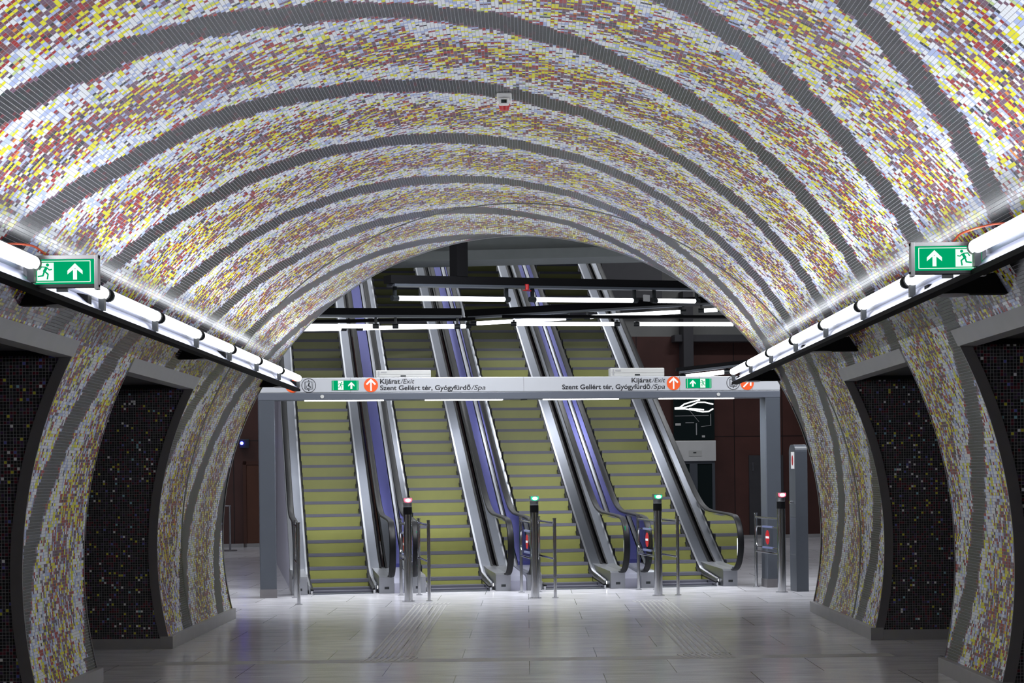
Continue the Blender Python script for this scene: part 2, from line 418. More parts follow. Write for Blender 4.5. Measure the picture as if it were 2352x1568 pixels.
PIERS = [(-1.2, 0.65), (3.7, 5.55), (8.6, 10.45), (13.5, 15.37), (18.42, Y1)]
OUTX = 6.6
for side, sname in ((-1, 'left'), (1, 'right')):
    for (ya, yb) in PIERS:
        mb = MB(); nz = 24
        zs = [ZOP * i / nz for i in range(nz + 1)]
        X = lambda z, r=VR: VX + side * xs(z, r)
        TT = lambda z: side * math.acos((z - VZ) / VR)
        ny = max(1, int((yb - ya) / 1))
        ys = [ya + (yb - ya) * i / ny for i in range(ny + 1)]
        XO = side * OUTX
        for z0, z1 in zip(zs, zs[1:]):
            for y0, y1 in zip(ys, ys[1:]):
                q = [(X(z0), y0, z0), (X(z0), y1, z0), (X(z1), y1, z1), (X(z1), y0, z1)]
                uu = [(VR*TT(z0), y0), (VR*TT(z0), y1), (VR*TT(z1), y1), (VR*TT(z1), y0)]
                mb.face(q, 0, uu)
            for yy in (ya, yb):
                q = [(X(z0), yy, z0), (XO, yy, z0), (XO, yy, z1), (X(z1), yy, z1)]
                mb.face(q, 1, [(p[0], p[2]) for p in q])
        pier = struct(mb.build('wall_' + sname, [M_WAVE, M_NIGHT], smooth=True, merge=True))
        # curved steel edge strips on both faces
        for yy, d in ((ya, -1), (yb, 1)):
            mb = MB()
            mb.sweep(lambda z: [(X(z) - side*.006, yy, z), (X(z) + side*.08, yy, z), (X(z) + side*.08, yy + d*.015, z), (X(z) - side*.006, yy + d*.015, z)], zs)
            mb.build('steel_edge', M_TRIM, pier, smooth=True)
        # plinths
        mb = MB()
        x0 = X(0); mb.box(min(x0 - side*.022, x0 + side*.1), max(x0 - side*.022, x0 + side*.1), ya - .02, yb + .02, 0, .12)
        mb.build('plinth', M_PLINTH, pier, bevel=.003)
        mb = MB(); xa, xb = sorted((x0 + side*.1, XO)); mb.box(xa, xb, ya - .02, ya, 0, .10); mb.build('baseboard', M_PLINTH, pier)
    # passage soffit and lintels between the piers
    gaps = [(Y0, PIERS[0][0])] + [(PIERS[i][1], PIERS[i + 1][0]) for i in range(4)]
    for (ya, yb) in gaps:
        mb = MB(); xa, xb = sorted((VX + side * (xs(ZOP + .04) + .03), side * OUTX)); mb.box(xa, xb, ya, yb, ZOP + .04, ZOP + .24)
        struct(mb.build('ceiling', M_SOFFIT))
        mb = MB(); xw = VX + side * xs(ZOP + .0)
        xw2 = VX + side * xs(ZOP + .1)
        mb.prism([(xw - side*.012, ya, ZOP - .01), (xw + side*.12, ya, ZOP - .01), (xw + side*.12, ya, ZOP + .10), (xw2 - side*.012, ya, ZOP + .10)], (0, yb - ya, 0))
        struct(mb.build('trim_2', M_LINTEL))
    mb = MB(); xa, xb = sorted((side * OUTX, side * (OUTX + .2))); mb.box(xa, xb, Y0, Y1, 0, 3.2)
    struct(mb.build('wall_outer_' + sname, M_NIGHT))
mb = MB(); mb.box(-7, 7, Y0 - .2, Y0, 0, 5); struct(mb.build('wall_back', M_SOFFIT))

# ================================================================== SETTING: escalator hall
def facade():
    mb = MB(); zt = 9.6; XW = 16.0; T = math.radians(105.4)
    n = 60; ang = [-T + 2 * T * i / n for i in range(n + 1)]
    r = VR + .30
    arc = [(VX + r * math.sin(t), VZ + r * math.cos(t)) for t in ang]
    # strips: from arc up to the top edge
    for (x0, z0), (x1, z1) in zip(arc, arc[1:]):
        if z0 > VZ + .2 or z1 > VZ + .2:
            if x1 > x0: mb.face([(x0, Y1 + .01, z0), (x1, Y1 + .01, z1), (x1, Y1 + .01, zt), (x0, Y1 + .01, zt)])
    xl = min(a[0] for a in arc); xr = max(a[0] for a in arc)
    mb.face([(-XW, Y1 + .01, 0), (xl, Y1 + .01, 0), (xl, Y1 + .01, zt), (-XW, Y1 + .01, zt)])
    mb.face([(xr, Y1 + .01, 0), (XW, Y1 + .01, 0), (XW, Y1 + .01, zt), (xr, Y1 + .01, zt)])
    return struct(mb.build('wall_front', M_CONC, fix=False))
facade()
# far wall (brown cladding below, concrete above)
def hall_obj(mb, name, mats, parent=None, **k):
    if parent: return mb.build(name, mats, parent, **k)
    return mb.build(name, mats, rz=PSI, **k)
mb = MB()
def vface(a0, a1, b, z0, z1, mi=0): mb.face([(a0, b, z0), (a1, b, z0), (a1, b, z1), (a0, b, z1)], mi, [(a0, z0), (a1, z0), (a1, z1), (a0, z1)])
vface(-14, 24, 47, 0, 5.1, 0); vface(-14, 24, 47, 5.1, 10, 1)
struct(hall_obj(mb, 'wall_far', [M_BROWN, M_CONC], fix=False))
mb = MB(); mb.box(-14, 24, 46.93, 47, 0, .09); struct(hall_obj(mb, 'baseboard_far', M_PLINTH))
mb = MB(); mb.box(-14.2, -14, 18, 47, 0, 10); struct(hall_obj(mb, 'wall_left', M_BROWN))
mb = MB(); mb.box(23.8, 24, 18, 47, 0, 10); struct(hall_obj(mb, 'wall_right', M_CONC))
mb = MB(); mb.box(-14, 24, 18, 47, 9.4, 9.6); struct(hall_obj(mb, 'ceiling', M_CONC))
# bulkhead beam across the hall
mb = MB()
def bulk(z0, z1, set0, set1):
    pts = [(-6, 33.9), (14, 28.7)]
    (a0, b0), (a1, b1) = pts
    mb.prism([(a0, b0 + set0, z0), (a1, b1 + set0, z0), (a1, b1 + set1, z0), (a0, b0 + set1, z0)], (0, 0, z1 - z0))
bulk(5.2, 5.36, 0, 1.0); bulk(5.36, 9.4, .12, 1.0)
struct(hall_obj(mb, 'trim_3', M_BULK))
# dark mezzanine panel frames on the far wall, above the lift
mb = MB(); mb.box(10.9, 17.5, 46.6, 46.99, 4.95, 5.12); struct(hall_obj(mb, 'trim_4', M_DKWALL))
mb = MB(); mb.box(11.1, 11.35, 46.5, 46.99, 3.6, 6.2); struct(hall_obj(mb, 'trim_5', M_DKWALL))
mb = MB(); mb.box(9.0, 10.5, 46.2, 46.99, 6.0, 9.4); struct(hall_obj(mb, 'trim_6', M_DKWALL))

# ================================================================== TUNNEL LIGHTS
def light_beam(side, label, xt, zt, ends, ya, yb):
    """xt,zt: tube axis. ends: list of (y0,y1) of tubes"""
    root = thing('light_beam', label, 'light fixture', (xt, ya, zt - .2))
    ox, oy, oz = xt, ya, zt - .2
    s = side
    def L(x, y, z): return (x - ox, y - oy, z - oz)
    def O(o, dz): return L(xt + s * o, ya, zt + dz)
    mb = MB()   # black channel under the lamps
    mb.prism([O(-.012, -.119), O(-.012, -.148), O(.060, -.150), O(.098, -.12), O(.098, -.04), O(.012, -.124)], (0, yb - ya, 0))
    mb.build('channel', M_BLACK, root)
    mb = MB()   # folded reflector: upright shield towards the wall, sloping trough below the tube
    mb.prism([O(.058, .058), O(.050, .058), O(.088, -.030), O(-.004, -.114), O(.004, -.120), O(.098, -.036)], (0, yb - ya, 0))
    mb.build('reflector', M_REFL, root)
    for (y0, y1) in ends:
        lo_, z_ = area('tube_light', None, (-s * .75, 0, .66), y1 - y0 - .1, .03, TUBE_WATTS, spread=165)
        place_light(lo_, z_, (0, 1, 0), L(xt - s*.028, (y0 + y1)/2, zt + .034), root)
        mb = MB(); mb.tube(L(xt, y0, zt), L(xt, y1, zt), .0385, 20, round_ends=True)
        tb = mb.build('fluorescent_tube', M_TUBE, root, smooth=True)
        mb = MB()
        for yy, d in ((y0, 1), (y1, -1)):
            mb.tube(L(xt, yy - d*.022, zt), L(xt, yy + d*.012, zt), .042, 16)
        mb.box(xt - ox - .018, xt - ox + .018, y1 - oy - .06, y1 - oy - .01, zt - oz - .11, zt - oz - .03)
        mb.build('lamp_holder', M_DKPL, tb, smooth=True)
    for yc in (11.7, 17.0, 22.2):
        if yc > yb: yc = yb - .12
        mb = MB(); zb = 2.69; ztp = 2.82
        xw = lambda z: VX + s * xs(z)
        pts = [L(xt + s*.02, yc, zb)] + [L(xw(zb + (ztp - zb) * i / 4) - s*.004, yc, zb + (ztp - zb) * i / 4) for i in range(5)] + [L(xt + s*.02, yc, ztp - .07)]
        mb.prism(pts, (0, .10, 0))
        br = mb.build('support_bracket', M_BLACK, root)
        mb = MB(); c = L(xt + s*.18, yc + .05, zb)
        mb.tube((c[0], c[1], c[2]), (c[0], c[1], c[2] - .008), .105, 24, r1=.09)
        mb.build('speaker_disc', M_GREYP, br, smooth=True)
    return root
PIT = 1.71
Ltubes = []
e = 22.30
while e > -2:
    Ltubes.append((e - 1.57, e)); e -= PIT
light_beam(-1, 'long black lighting beam on the left side of the vault, holding a row of lit tubes', -2.65, 2.79, Ltubes, Y0 + .1, 22.38)
Rtubes = []
PR = 1.743
e = 22.62 - .05
while e > -2:
    Rtubes.append((e - 1.60, e)); e -= PR
light_beam(1, 'long black lighting beam on the right side of the vault, holding a row of lit tubes', 2.44, 2.82, Rtubes, Y0 + .1, 22.62)

# ------------------------------------------------------------------ flat graphics: lists of 2d polygons drawn on a panel
def circle(cx, cy, r, n=32, a0=0, a1=2 * PI): return [(cx + r * math.cos(a0 + (a1 - a0) * i / n), cy + r * math.sin(a0 + (a1 - a0) * i / n)) for i in range(n)]
def seg(p, q, w):
    p, q = Vector(p), Vector(q); d = (q - p).normalized(); n = Vector((-d.y, d.x)) * w / 2
    return [tuple(p + n), tuple(p - n), tuple(q - n), tuple(q + n)]
def arrow_up(cx, cy, h, wst, whd):
    """solid arrow with swept head"""
    t = cy + h / 2
    return [[(cx - wst/2, cy - h/2), (cx + wst/2, cy - h/2), (cx + wst/2, t - h*.35), (cx - wst/2, t - h*.35)],
            [(cx, t), (cx - whd/2, t - h*.45), (cx - whd/2, t - h*.68), (cx, t - h*.30)],
            [(cx, t), (cx, t - h*.30), (cx + whd/2, t - h*.68), (cx + whd/2, t - h*.45)]]
def rot(polys, cx, cy, a): return [[(cx + (x-cx)*math.cos(a) - (y-cy)*math.sin(a), cy + (x-cx)*math.sin(a) + (y-cy)*math.cos(a)) for x, y in p] for p in polys]
def running_man(cx, cy, h, flip=1):
    def P(x, y): return (cx + flip * x * h, cy + y * h)
    S = lambda a, b, wd: seg(P(*a), P(*b), wd * h)
    return [circle(*P(.12, .36), .085 * h, 16), S((.08, .24), (-.08, -.02), .15), S((.04, .24), (-.22, .26), .06), S((-.2, .27), (-.32, .1), .06),
            S((.08, .22), (.22, .08), .06), S((.22, .09), (.36, .12), .06), S((-.06, 0), (-.14, -.24), .085), S((-.12, -.22), (-.42, -.26), .075),
            S((-.02, 0), (.16, -.16), .085), S((.15, -.14), (.1, -.42), .075)]
def graphic(name, polys, mat, parent, y, depth=.002):
    mb = MB()
    for i, p in enumerate(polys): mb.prism([(x, y, z) for x, z in p], (0, -depth - i * 2e-5, 0))
    return mb.build(name, mat, parent)
def text(name, s, parent, x, y, z, height, width, mat, shear=0.0, bold=0.0, right=False):
    cu = bpy.data.curves.new(name, 'FONT'); cu.body = s; cu.size = 1.0; cu.shear = shear; cu.offset = bold; cu.extrude = 0.0
    o = bpy.data.objects.new(name, cu); COL.objects.link(o)
    bpy.context.view_layer.update()
    me = bpy.data.meshes.new_from_object(o.evaluated_get(bpy.context.evaluated_depsgraph_get()))
    COL.objects.unlink(o); bpy.data.objects.remove(o)
    xa = [v.co.x for v in me.vertices]; x0, x1 = min(xa), max(xa)
    sx = width / (x1 - x0); sy = height
    for v in me.vertices:
        X = (v.co.x - x0) * sx; v.co = Vector((x + X, y, z + v.co.y * sy))
    me.materials.clear(); me.materials.append(mat); me.name = name
    o = bpy.data.objects.new(name, me); COL.objects.link(o); o.parent = parent
    so = o.modifiers.new('thick', 'SOLIDIFY'); so.thickness = .0012; so.offset = 0
    return o

# ------------------------------------------------------------------ exit signs on the tunnel beams
def exit_sign(x0, x1, z0, z1, Y, label, mirror):
    cx = (x0 + x1) / 2; root = thing('exit_sign', label, 'exit sign', (cx, Y, z0))
    W = x1 - x0; Hh = z1 - z0; h = W / 2
    mb = MB(); mb.box(-h + .012, h - .012, 0, .035, .02, Hh - .02); mb.build('light_box', M_GREEN, root)
    mb = MB(); mb.box(-h, h, -.006, .042, Hh - .022, Hh); mb.build('top_cap', M_GREYP, root, bevel=.003)
    mb = MB(); mb.box(-h, h, -.006, .042, 0, .02); mb.build('bottom_cap', M_DKPL, root, bevel=.003)
    for sx in (-1, 1):
        mb = MB(); a, b = sorted((sx*h, sx*(h - .022))); mb.box(a, b, -.012, .045, -.012, Hh); mb.build('end_cap', M_GREYP, root, bevel=.003)
    m = -1 if mirror else 1
    iw, ih = h - .045, Hh/2 - .032; c = Hh/2
    fr = [seg((-iw, c - ih), (iw, c - ih), .004), seg((-iw, c + ih), (iw, c + ih), .004), seg((-iw, c - ih), (-iw, c + ih), .004), seg((iw, c - ih), (iw, c + ih), .004)]
    door = [[(m*-.085 - .045, c - ih + .008), (m*-.085 + .045, c - ih + .008), (m*-.085 + .045, c + ih - .008), (m*-.085 - .045, c + ih - .008)]]
    graphic('border_line', fr, M_GWHITE, root, -.0005)
    graphic('door_pictogram', door, M_GWHITE, root, -.0005)
    graphic('running_figure', running_man(m*-.085, c + .0, .10, m), M_GREEN, root, -.003)
    graphic('arrow', arrow_up(m*.075, c, .088, .021, .082), M_GWHITE, root, -.0005)
    mb = MB(); mb.box(-.03, .03, .01, .03, -.02, .0); mb.build('mounting_foot', M_DKPL, root)
    return root
exit_sign(-2.715, -2.31, 2.66, 2.837, 10.385, 'green lit exit sign with arrow, standing on the left lighting beam', False)
exit_sign(2.10, 2.51, 2.68, 2.855, 10.425, 'green lit exit sign with arrow, standing on the right lighting beam', True)
def tube_path(mb, pts, r, seg=10):
    pts = [Vector(p) for p in pts]; fr = []
    for i, p in enumerate(pts):
        t = (pts[min(i+1, len(pts)-1)] - pts[max(i-1, 0)]).normalized()
        if i == 0: n = t.orthogonal().normalized()
        else:
            n = fr[-1][1]; n = (n - t * n.dot(t)).normalized()
        fr.append((p, n, t.cross(n)))
    mb.sweep(lambda f: [f[0] + (f[1] * math.cos(2*PI*k/seg) + f[2] * math.sin(2*PI*k/seg)) * r for k in range(seg)], fr)
def catmull(P, n=8):
    P = [Vector(p) for p in P]; Q = [P[0] * 2 - P[1]] + P + [P[-1] * 2 - P[-2]]; out = []
    for i in range(1, len(Q) - 2):
        for k in range(n):
            t = k / n; a, b, c, d = Q[i-1], Q[i], Q[i+1], Q[i+2]
            out.append(.5 * ((2*b) + (c - a)*t + (2*a - 5*b + 4*c - d)*t*t + (3*b - a - 3*c + d)*t**3))
    return out + [P[-1]]
def cable(pts, label, r=.006, mat=None):
    mb = MB(); tube_path(mb, catmull(pts), r)
    o = mb.build('cable', mat or M_CABLE, smooth=True)
    return tag(o, label, 'cable')
cable([(-2.80, 9.95, 2.80), (-2.76, 10.15, 2.87), (-2.66, 10.33, 2.885), (-2.60, 10.40, 2.845)], 'orange cable arching over the left exit sign')
cable([(2.60, 9.95, 2.88), (2.50, 10.15, 2.915), (2.38, 10.38, 2.90), (2.34, 10.44, 2.862)], 'orange cable arching over the right exit sign')

# ------------------------------------------------------------------ siren on the vault
r = thing('fire_siren', 'small white and red alarm beacon fixed to the crown of the vault', 'alarm', (-.135, 14.1, 4.43))
mb = MB(); mb.box(-.055, .055, -.05, .06, -.075, 0); mb.build('housing', M_SWHITE, r, bevel=.012)
mb = MB(); mb.tube((0, .03, -.075), (0, .03, -.12), .045, 20, r1=.032); mb.build('red_beacon', M_RED, r, smooth=True)
mb = MB(); mb.box(-.04, .035, -.075, -.045, -.10, -.045); sn = mb.build('sensor_head', M_SWHITE, r, bevel=.006)
mb = MB(); mb.box(-.022, .018, -.078, -.074, -.085, -.06); mb.build('sensor_window', M_DKGLASS, sn)

# ================================================================== FLOOR THINGS
for i, (xa, lab) in enumerate(((-1.47, 'ribbed tactile guide strip in the floor, left one'), (1.38, 'ribbed tactile guide strip in the floor, right one'))):
    rt = thing('tactile_strip', lab, 'tactile paving', (xa, 16.85, 0))
    for k in range(8):
        mb = MB(); x = .02 + k * .056
        mb.box(x, x + .022, .42, 7.45, -.002, .003); mb.build('rib', M_RIB, rt)
    for k in range(18):
        mb = MB(); sl = .12 if i == 0 else -.12
        for (ya, ln) in (((0, .34), (7.5, .34))[k % 2],):
            x = -.02 + k // 2 * .054
            mb.prism([(x, ya, -.002), (x + .022, ya, -.002), (x + .022 + sl*.3, ya + ln, -.002), (x + sl*.3, ya + ln, -.002)], (0, 0, .005))
        mb.build('end_rib', M_RIB, rt)
# rough cross strip of stone
mb = MB(); mb.box(-3.3, 3.2, 16.75, 17.05, -.002, .0008); struct(mb.build('trim_7', M_RIB))

# ================================================================== ESCALATORS
TG = math.tan(math.radians(30))
def soft(d, w=.22): return (d + math.sqrt(d * d + w * w)) / 2
BB = 26.9                                   # origin of local b
def zl(b): return TG * soft(b - 28.0, .3)   # step line
def zr(b): return 1.02 + TG * soft(b - 28.75, .45)   # handrail line
BE = 41.0
def bs(b0, b1):
    out = []; b = b0
    while b < b1 - 1e-6:
        out.append(b); b += .08 if 27.2 < b < 29.6 else 1.0
    out.append(b1); return out
STEP_D = .333
def escalator():
    root = thing('escalator', '', 'escalator', hw(0, BB), PSI)
    # moving steps
    mb = MB()
    mb.box(-.42, .42, .012, .36, -.215, -.004, 0)
    mb.box(-.42, .42, 0.0, .012, -.215, -.045, 1)       # riser face
    mb.box(-.42, .42, -.004, .02, -.045, 0.0, 0)        # nosing
    first = None
    b = 27.22; i = 0
    while b < BE - .4:
        z = zl(b + .30) + .006
        if first is None: o = first = mb.build('step', [M_TREAD, M_RISER], root)
        else: o = first.copy(); COL.objects.link(o); o.parent = root
        o.location = (0, b - BB, z)
        b += STEP_D; i += 1
    mb = MB(); mb.box(-.42, .42, 0.05, .36, -.01, .010); mb.build('comb_plate', M_DECK, root, bevel=.003)
    for s in (-1, 1):
        def pr(pts):
            return lambda b: [(s * a, b - BB, zl(b) + dz) for a, dz in pts]
        def prd(pts):   # absolute deck profile
            return lambda b: [(s * a, b - BB, max(zl(b) + dz, 0.0)) for a, dz in pts]
        mb = MB(); mb.sweep(pr([(.424, -.22), (.45, -.22), (.45, .04), (.424, .04)]), bs(27.0, BE)); mb.build('skirt_panel', M_CHROME, root)
        mb = MB(); mb.sweep(pr([(.412, .035), (.452, .035), (.452, .062), (.412, .055)]), bs(27.0, BE)); mb.build('brush_seal', M_RUB, root)
        mb = MB(); mb.sweep(pr([(.452, -.02), (.470, -.02), (.477, .10), (.450, .092)]), bs(27.1, BE)); mb.build('skirt_edge', M_STEEL, root, smooth=True)
        mb = MB(); mb.sweep(pr([(.470, .02), (.477, .10), (.60, .135), (.60, .02)]), bs(27.3, BE)); mb.build('inner_deck', M_DECK, root, smooth=True)
        mb = MB(); mb.sweep(pr([(.60, .05), (.60, .14), (.632, .155), (.632, .05)]), bs(27.3, BE)); mb.build('seal_strip', M_RUB, root)
        mb = MB(); mb.sweep(pr([(.66, .05), (.66, .15), (.70, .13), (.70, .05)]), bs(27.3, BE)); mb.build('outer_deck', M_STEEL, root, smooth=True)
        # side cladding down to the floor
        mb = MB(); mb.sweep(lambda b: [(s*.69, b - BB, 0), (s*.70, b - BB, 0), (s*.70, b - BB, zl(b) + .13), (s*.69, b - BB, zl(b) + .13)], bs(27.0, BE)); mb.build('side_cladding', M_CLAD, root)
        # newel box
        mb = MB()
        prof = [(0.0, 0), (0.0, .225), (.05, .25), (.9, .275), (1.5, .31), (1.5, 0)]
        mb.prism([(s*.50, y, z) for y, z in prof], (s*.21, 0, 0))
        nb = mb.build('newel_box', M_STEEL, root, bevel=.008)
        mb = MB(); mb.box(min(s*.575, s*.64), max(s*.575, s*.64), -.003, .004, .06, .095); mb.build('inspection_plate', M_DKPL, nb)
        mb = MB(); mb.tube((s*.498, .30, .075), (s*.503, .30, .075), .022, 16); mb.build('comb_light', M_LENSW, nb)
        # handrail path (b,z): incline, flat, nose, return
        path = [(b, zr(b)) for b in reversed(bs(27.2, BE))]
        path = [(b, z) for b, z in path if b >= 26.9]
        cz, cb, R = .63, 26.90, .39
        path += [(cb + (27.2 - cb) * t, 1.02 + (zr(27.2) - 1.02) * t) for t in (.5,)]
        path += [(cb - R * math.sin(t), cz + R * math.cos(t)) for t in [PI * k / 18 for k in range(0, 19)]]
        path[-1] = (cb + .02, cz - R)
        path.append((cb + .14, cz - R - .01))
        fr = []
        for i, (b_, z_) in enumerate(path):
            p0 = path[max(i-1, 0)]; p1 = path[min(i+1, len(path)-1)]
            t = Vector((p1[0]-p0[0], p1[1]-p0[1])).normalized(); fr.append((b_, z_, Vector((-t.y, t.x))))   # left normal
        if fr[0][2].y > 0:
            fr = [(b_, z_, -n) for b_, z_, n in fr]
        # outward normal is -n (n points inside)
        A = .665
        def rp(pts): return lambda q: [(s*(A + da), q[0] - BB - q[2].x * dn, q[1] - q[2].y * dn) for da, dn in pts]
        mb = MB(); mb.sweep(rp([(-.042, -.012), (-.046, .0), (-.036, .014), (0, .020), (.036, .014), (.046, .0), (.042, -.012)]), fr); mb.build('handrail', M_RUB, root, smooth=True)
        mb = MB(); mb.sweep(rp([(-.026, -.040), (-.030, -.012), (.030, -.012), (.026, -.040)]), fr[:-1]); mb.build('handrail_guide', M_CHROME, root, smooth=True)
        # glass balustrade
        outer = [(q[0] + q[2].x * .03, q[1] + q[2].y * .03) for q in fr[:-1]]
        lower = [(b, max(zl(b) + .12, .255)) for b in bs(27.0, BE)]
        poly = outer + lower
        mb = MB(); mb.prism([(s*(A - .005), b - BB, z) for b, z in poly], (s*.010, 0, 0)); mb.build('glass_panel', M_GLASS, root)
    return root
esc = escalator()
ECX = [1.50, 3.155, 4.81, 6.465]
ELAB = ['leftmost of the four escalators, beside the left gantry column', 'second escalator from the left, rising behind the red-lit gate post',
        'third escalator from the left, with its lower newel behind the green-lit gate', 'rightmost of the four escalators, large glass newel nearest the right column']
escs = [esc]
for i in range(1, 4): escs.append(copy_tree(esc))
for o, c, l in zip(escs, ECX, ELAB):
    o.location = hw(c, BB); o['label'] = l
    o['group'] = 'escalators rising side by side out of the hall'
# small stickers on newel glass
def sticker(parent, a, b, z0, z1, wd, mat, name='sticker'):
    mb = MB(); mb.box(a - .002, a + .002, b - BB, b - BB + wd, z0, z1); return mb.build(name, mat, parent)
for o in escs[:]:
    st = sticker(o, .652, 26.56, .45, .70, .12, M_SWHITE, 'rules_sticker')
st = sticker(escs[2], .650, 26.55, .70, .90, .12, M_GREEN, 'green_sticker')
for i in (1, 2, 3):
    o = escs[i]
    # green exit sticker on left newel
    st = sticker(o, -.652, 26.56, .40, .88, .16, M_GREEN, 'green_sticker')
# blue divider panels on the right flank of the first three escalators
for i in range(3):
    a = (ECX[i + 1] - ECX[i]) / 2
    mb = MB(); hwid = .112
    mb.sweep(lambda b: [(a - hwid, b - BB, zl(b) - .05), (a + hwid, b - BB, zl(b) - .05), (a + hwid, b - BB, zl(b) + .12), (a - hwid, b - BB, zl(b) + .12)], bs(28.35, BE))
    o = mb.build('divider_panel', M_BLUE, escs[i])
    mb = MB(); mb.prism([(a - .114, y, z) for y, z in ((.02, 0), (.02, .14), (.12, .20), (1.46, .3), (1.46, 0))], (.226, 0, 0)); mb.build('end_plate', M_CLAD, o)

# ================================================================== SIGN GANTRY
G = thing('sign_gantry', 'wide grey portal with sign panel spanning in front of the escalators', 'gantry', hw(4.0, 26.4), PSI)
ga = lambda a: a - 4.0
for a0, a1 in ((.34, .565), (7.48, 7.70)):
    mb = MB(); mb.box(ga(a0), ga(a1), 0, .30, .0, 2.74); c = mb.build('column', M_COL, G, bevel=.012)
    mb = MB(); mb.box(ga(a0) - .003, ga(a1) + .003, -.003, .303, 0, .12); mb.build('base_sleeve', M_TRIM, c)
mb = MB(); mb.box(ga(.34), ga(7.70), -.005, .305, 2.70, 2.80); mb.build('crossbeam', M_BEAM, G, bevel=.008)
mb = MB(); mb.box(ga(.34), ga(7.70), -.002, .302, 2.80, 3.008); sp_ = mb.build('sign_panel', M_SIGN, G, bevel=.012)
for a in (.78, 1.60, 1.855, 4.01, 6.235, 6.52, 7.29):
    mb = MB(); mb.box(ga(a) - .002, ga(a) + .002, -.004, .0, 2.80, 3.005); mb.build('panel_joint', M_TRIM, sp_)
text('lettering', 'Kijárat', sp_, ga(2.009), -.004, 2.923, .092, .275, M_INK, bold=.018)
text('lettering', '/Exit', sp_, ga(2.292), -.004, 2.923, .092, .19, M_INK, shear=.2)
text('lettering', 'Szent Gellért tér, Gyógyfürdő', sp_, ga(2.009), -.004, 2.833, .092, 1.255, M_INK, bold=.018)
text('lettering', '/Spa', sp_, ga(3.272), -.004, 2.833, .092, .20, M_INK, shear=.2)
text('lettering', 'Kijárat', sp_, ga(5.545), -.004, 2.923, .092, .285, M_INK, bold=.018)
text('lettering', '/Exit', sp_, ga(5.838), -.004, 2.923, .092, .19, M_INK, shear=.2)
text('lettering', 'Szent Gellért tér, Gyógyfürdő', sp_, ga(4.552), -.004, 2.833, .092, 1.26, M_INK, bold=.018)
text('lettering', '/Spa', sp_, ga(5.82), -.004, 2.833, .092, .205, M_INK, shear=.2)
def roundel(a, z, ang):
    d = graphic('arrow_roundel', [circle(ga(a), z, .098)], M_ORANGE, sp_, -.003)
    A = [seg((ga(a), z - .078), (ga(a), z + .06), .021), seg((ga(a) + .006, z + .078), (ga(a) - .062, z + .008), .024), seg((ga(a) - .006, z + .078), (ga(a) + .062, z + .008), .024)]
    graphic('arrow', rot(A, ga(a), z, ang), M_SWHITE, d, -.006)
roundel(.81, 2.902, math.radians(45)); roundel(1.882, 2.902, 0); roundel(6.148, 2.908, 0); roundel(7.217, 2.905, math.radians(-45))
def lift_icon(a, z, f):
    r0 = .098; ring = []
    n = 40
    for i in range(n):
        t0, t1 = 2*PI*i/n, 2*PI*(i+1)/n
        ring.append([(ga(a) + r_ * math.cos(t), z + r_ * math.sin(t)) for r_, t in ((r0, t0), (r0, t1), (r0 - .007, t1), (r0 - .007, t0))])
    x = ga(a)
    sq = [seg((x - .045, z - .052), (x - .045, z + .052), .004), seg((x + .045, z - .052), (x + .045, z + .052), .004), seg((x - .056, z - .052), (x - .056, z + .052), .003), seg((x + .056, z - .052), (x + .056, z + .052), .003),
          seg((x - .045, z + .052), (x + .045, z + .052), .004), seg((x - .045, z - .052), (x + .045, z - .052), .004)]
    tri = [[(x - .012, z + .062), (x + .012, z + .062), (x, z + .078)], [(x - .012, z - .062), (x, z - .078), (x + .012, z - .062)]]
    fig = [circle(x + f*.006, z + .032, .009, 12), seg((x + f*.004, z + .024), (x - f*.004, z - .008), .016), seg((x - f*.004, z - .006), (x + f*.02, z - .012), .012), seg((x + f*.02, z - .01), (x + f*.028, z - .038), .009)]
    wheel = [[(x - f*.008 + r_ * math.cos(t), z - .02 + r_ * math.sin(t)) for r_, t in ((.026, t0), (.026, t0 + .36), (.020, t0 + .36), (.020, t0))] for t0 in [math.radians(120 + k * 20) for k in range(11)]]
    graphic('lift_pictogram', ring + sq + tri + fig + wheel, M_INK, sp_, -.003)
lift_icon(1.03, 2.901, 1); lift_icon(7.014, 2.912, -1)
def gexit(a0, a1, z0, z1, m):
    mb = MB(); mb.box(ga(a0), ga(a1), -.008, .0, z0, z1); e = mb.build('exit_light', M_GREEN, sp_)
    cx = (ga(a0) + ga(a1)) / 2; c = (z0 + z1) / 2
    graphic('door_pictogram', [[(cx - m*.06 - .037, z0 + .004), (cx - m*.06 + .037, z0 + .004), (cx - m*.06 + .037, z1 - .004), (cx - m*.06 - .037, z1 - .004)]], M_GWHITE, e, -.009)
    graphic('running_figure', running_man(cx - m*.06, c, .105, m), M_GREEN, e, -.012)
    graphic('arrow', arrow_up(cx + m*.085, c, .095, .026, .085), M_GWHITE, e, -.009)
    graphic('border_line', [seg((cx - .165, z0), (cx - .165, z1), .003), seg((cx + .165, z0), (cx + .165, z1), .003)], M_GWHITE, e, -.009)
gexit(1.345, 1.71, 2.834, 2.966, 1); gexit(6.325, 6.695, 2.84, 2.972, -1)
for a0, a1 in ((.974, 2.06), (2.638, 3.721), (4.298, 5.369), (5.957, 7.037)):
    mb = MB(); mb.box(ga(a0), ga(a1), .05, .12, 2.688, 2.702); mb.build('strip_light', M_LED, G)
    lo_, z_ = area('strip_lamp', None, (0, .45, -1), a1 - a0, .04, 66.0)
    place_light(lo_, z_, (1, 0, 0), (ga((a0 + a1)/2), .085, 2.684), G)
for a in (1.212, 6.796):
    mb = MB(); mb.tube((ga(a), -.012, 2.748), (ga(a), .0, 2.748), .025, 20); mb.build('sensor_dome', M_WHITEP, G, smooth=True)
